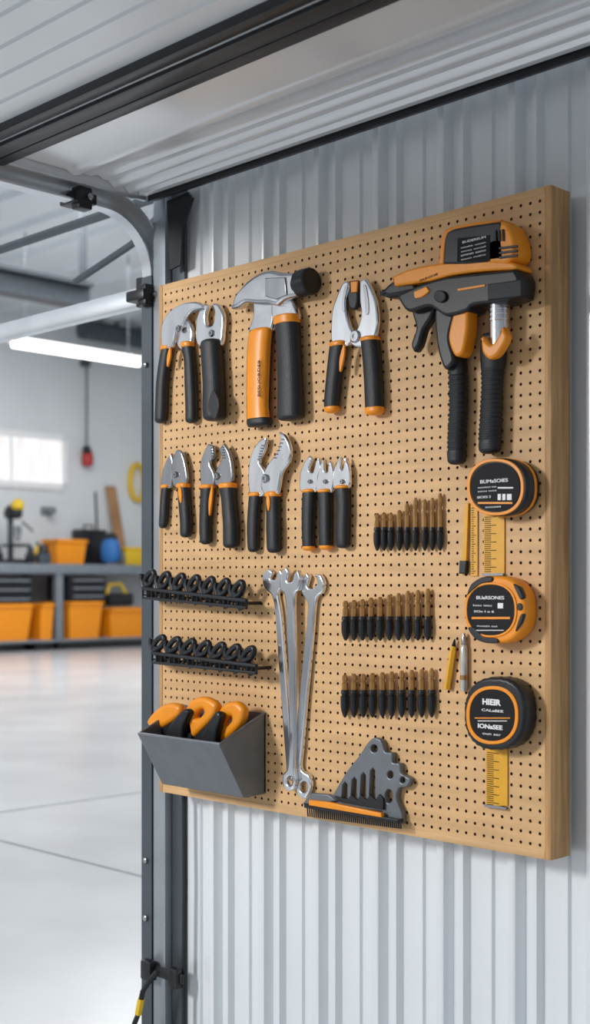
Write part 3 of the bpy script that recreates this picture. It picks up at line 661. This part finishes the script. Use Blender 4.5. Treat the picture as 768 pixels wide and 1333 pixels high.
part('cord',tubes([([p0,p1],.016)]),SLT,t); blob('reel_body',114,598,XH,.11,.10,.19,RED,t); blob('reel_cap',113,586,XH+.05,.08,.075,.09,BLK2,t)
part('hook',box(XW,XH+.03,p0.y-.06,p0.y+.06,p0.z-.06,p0.z+.05),SLT,t)
p0=onX(126,640,XW+.05); p1=onX(128,690,XW+.05)
tag(part('hung_strap',tubes([([(XW+.012,p0.y,p0.z),(XW+.012,p1.y,p1.z)],.02)]),BLK2),'thin dark strap on the back wall left of the plank','strap')
t=thing('bench_drill','black and yellow bench drill at the left end of the workbench','drill',(-16.6,by(18,-16.6),zt_))
XD=-16.6; yb_=by(18,XD)
part('drill_base',box(XD-.2,XD+.2,yb_-.16,yb_+.18,zt_,zt_+.07,bev=.02),BLK2,t); part('column',lathe([(.048,0),(.048,.85)],(XD-.1,yb_,zt_+.07),(0,0,1),14),SLT,t)
blob('motor_head',17,668,XD,.2,.13,.15,BLK2,t); blob('yellow_cover',23,658,XD+.14,.12,.10,.11,YELP,t)
part('chuck',lathe([(.03,0),(.06,.11),(.06,.24)],(XD+.11,yb_,zt_+.36),(0,0,1),12),STL,t); part('feed_handle',tubes([([(XD+.07,yb_+.1,zt_+.68),(XD+.14,yb_+.27,zt_+.52)],.016)]),BLK2,t); part('table',box(XD-.13,XD+.27,yb_-.16,yb_+.16,zt_+.27,zt_+.31,bev=.01),BLK2,t)
def clutter(px,wpx,h,mat,label,name,cat):
    XQ=-16.30
    yy=by(px,XQ); w=wpx/F*21/2/.8; t=thing(name,label,cat,(XQ-.05,yy,zt_)); part('lower_body',box(XQ-.08,XQ+.06,yy-w,yy+w,zt_,zt_+h*.6,bev=.03),mat,t); part('top_body',lathe([(w*.8,0),(w*.75,h*.3),(w*.5,h*.42)],(XQ-.01,yy,zt_+h*.6),(0,0,1),14),BLK2,t)
clutter(40,9,.26,BLK2,'small black sander between the drill and the orange bin','sander','sander'); clutter(57,14,.30,SLT,'dark grey battery charger next to the small orange bin','charger','charger'); clutter(-3,10,.27,BLK2,'small black tool at the left edge of the bench','grinder','grinder')
def bottle(px,X,h,r_,mat,label):
    yy=by(px,X); t=thing('bottle',label,'bottle',(X,yy,zt_)); part('bottle_body',lathe([(r_*.9,0),(r_,.02),(r_,h*.65),(r_*.4,h*.8),(r_*.4,h*.86)],(X,yy,zt_),(0,0,1),14),mat,t); part('cap',lathe([(r_*.5,0),(r_*.5,h*.14)],(X,yy,zt_+h*.86),(0,0,1),12),BLK2,t)
bottle(49,-16.75,.36,.06,YELP,'yellow bottle behind the sander on the bench'); bottle(67,-16.95,.42,.06,WHT,'white bottle behind the charger and the small orange bin'); bottle(160,-16.30,.26,.04,SLT,'dark bottle between the blue bag and the yellow box')
c=onX(62,665,XW+.05); t=thing('wall_hook','grey pipe bracket on the wall below the window','hook',c)
part('plate',box(XW,XW+.04,c.y-.11,c.y+.11,c.z-.07,c.z+.07,bev=.006),BEN,t); part('peg',lathe([(.04,0),(.04,.16),(.06,.16),(.06,.19)],(XW+.04,c.y,c.z),(1,0,0),14),BEN,t)
XT=-12.8
a,b=onX(15,455,XT),onX(182,468,XT); zl=(a.z+b.z)/2
t=thing('tube_lamp','glowing fluorescent tube lamp hung from the ceiling','lamp',(XT,(a.y+b.y)/2,zl))
part('housing',box(XT-.1,XT+.1,a.y,b.y,zl+.035,zl+.09,bev=.01),WHT,t); part('tube',tubes([([(XT,a.y+.02,zl),(XT,b.y-.02,zl)],.035)],12),TUBE,t)
for yy in (a.y+.2,b.y-.2): part('hanger',tubes([([(XT,yy,zl+.09),(XT,yy,ZC-.05)],.008)]),SLT,t)
XU=-16.6
c=onX(150,436,XU); t=thing('shade_tube','grey round tube added for the shade under the ceiling by the back wall','shade tube',(XU,c.y,c.z))  # dark tube added to stand for shade under the far ceiling
part('pipe',tubes([([(XU,c.y-.7,c.z),(XU,c.y+4,c.z)],.17)],16),SLT,t); part('strap',box(XU-.03,XU+.03,c.y,c.y+.06,c.z+.13,ZC-.04),SLT,t)

# ---------------------------------------------------------------- lights, world, camera
w=bpy.data.worlds.new('world'); SC.world=w; w.use_nodes=True; nt=w.node_tree; bg=nt.nodes['Background']; bg.inputs[1].default_value=.64
tc=nt.nodes.new('ShaderNodeTexCoord'); sx=nt.nodes.new('ShaderNodeSeparateXYZ'); rr=nt.nodes.new('ShaderNodeValToRGB'); mr=nt.nodes.new('ShaderNodeMapRange')
mr.inputs['From Min'].default_value=-1; mr.inputs['From Max'].default_value=1
nt.links.new(tc.outputs['Generated'],sx.inputs[0]); nt.links.new(sx.outputs['Z'],mr.inputs['Value']); nt.links.new(mr.outputs[0],rr.inputs[0]); nt.links.new(rr.outputs[0],bg.inputs[0])
els=rr.color_ramp.elements; els[0].position=.47; els[0].color=(.22,.24,.26,1); els[1].position=.53; els[1].color=(1.0,1.03,1.06,1)
e=els.new(.72); e.color=(.70,.79,.90,1)
def area(name,loc,tgt,size,en,col=(1,1,1),sy=None):
    l=bpy.data.lights.new(name,'AREA'); l.energy=en; l.color=col; l.size=size
    if sy: l.shape='RECTANGLE'; l.size_y=sy
    o=bpy.data.objects.new(name,l); COL.objects.link(o); o.location=loc; o.rotation_euler=(Vector(tgt)-Vector(loc)).to_track_quat('-Z','Y').to_euler()
area('key_light',(-2.2,-3.8,2.35),(-.5,0,1.0),.7,125,(1,.99,.97))
area('room_light',(-11,7.5,5.4),(-11,7.5,0),5,570)
area('room_light',(-5.5,4.5,5.4),(-5.5,4.5,0),5,290)
cd=bpy.data.cameras.new('camera'); co=bpy.data.objects.new('camera',cd); COL.objects.link(co)
cd.sensor_fit='VERTICAL'; cd.sensor_height=36; cd.lens=F/1333*36; cd.shift_y=(763-666.5)/1333; cd.clip_start=.01
co.location=CAM; co.rotation_euler=(math.pi/2,0,th)
cd.dof.use_dof=True; cd.dof.focus_distance=2.4; cd.dof.aperture_fstop=4.0
SC.camera=co
SC.view_settings.view_transform='Standard'
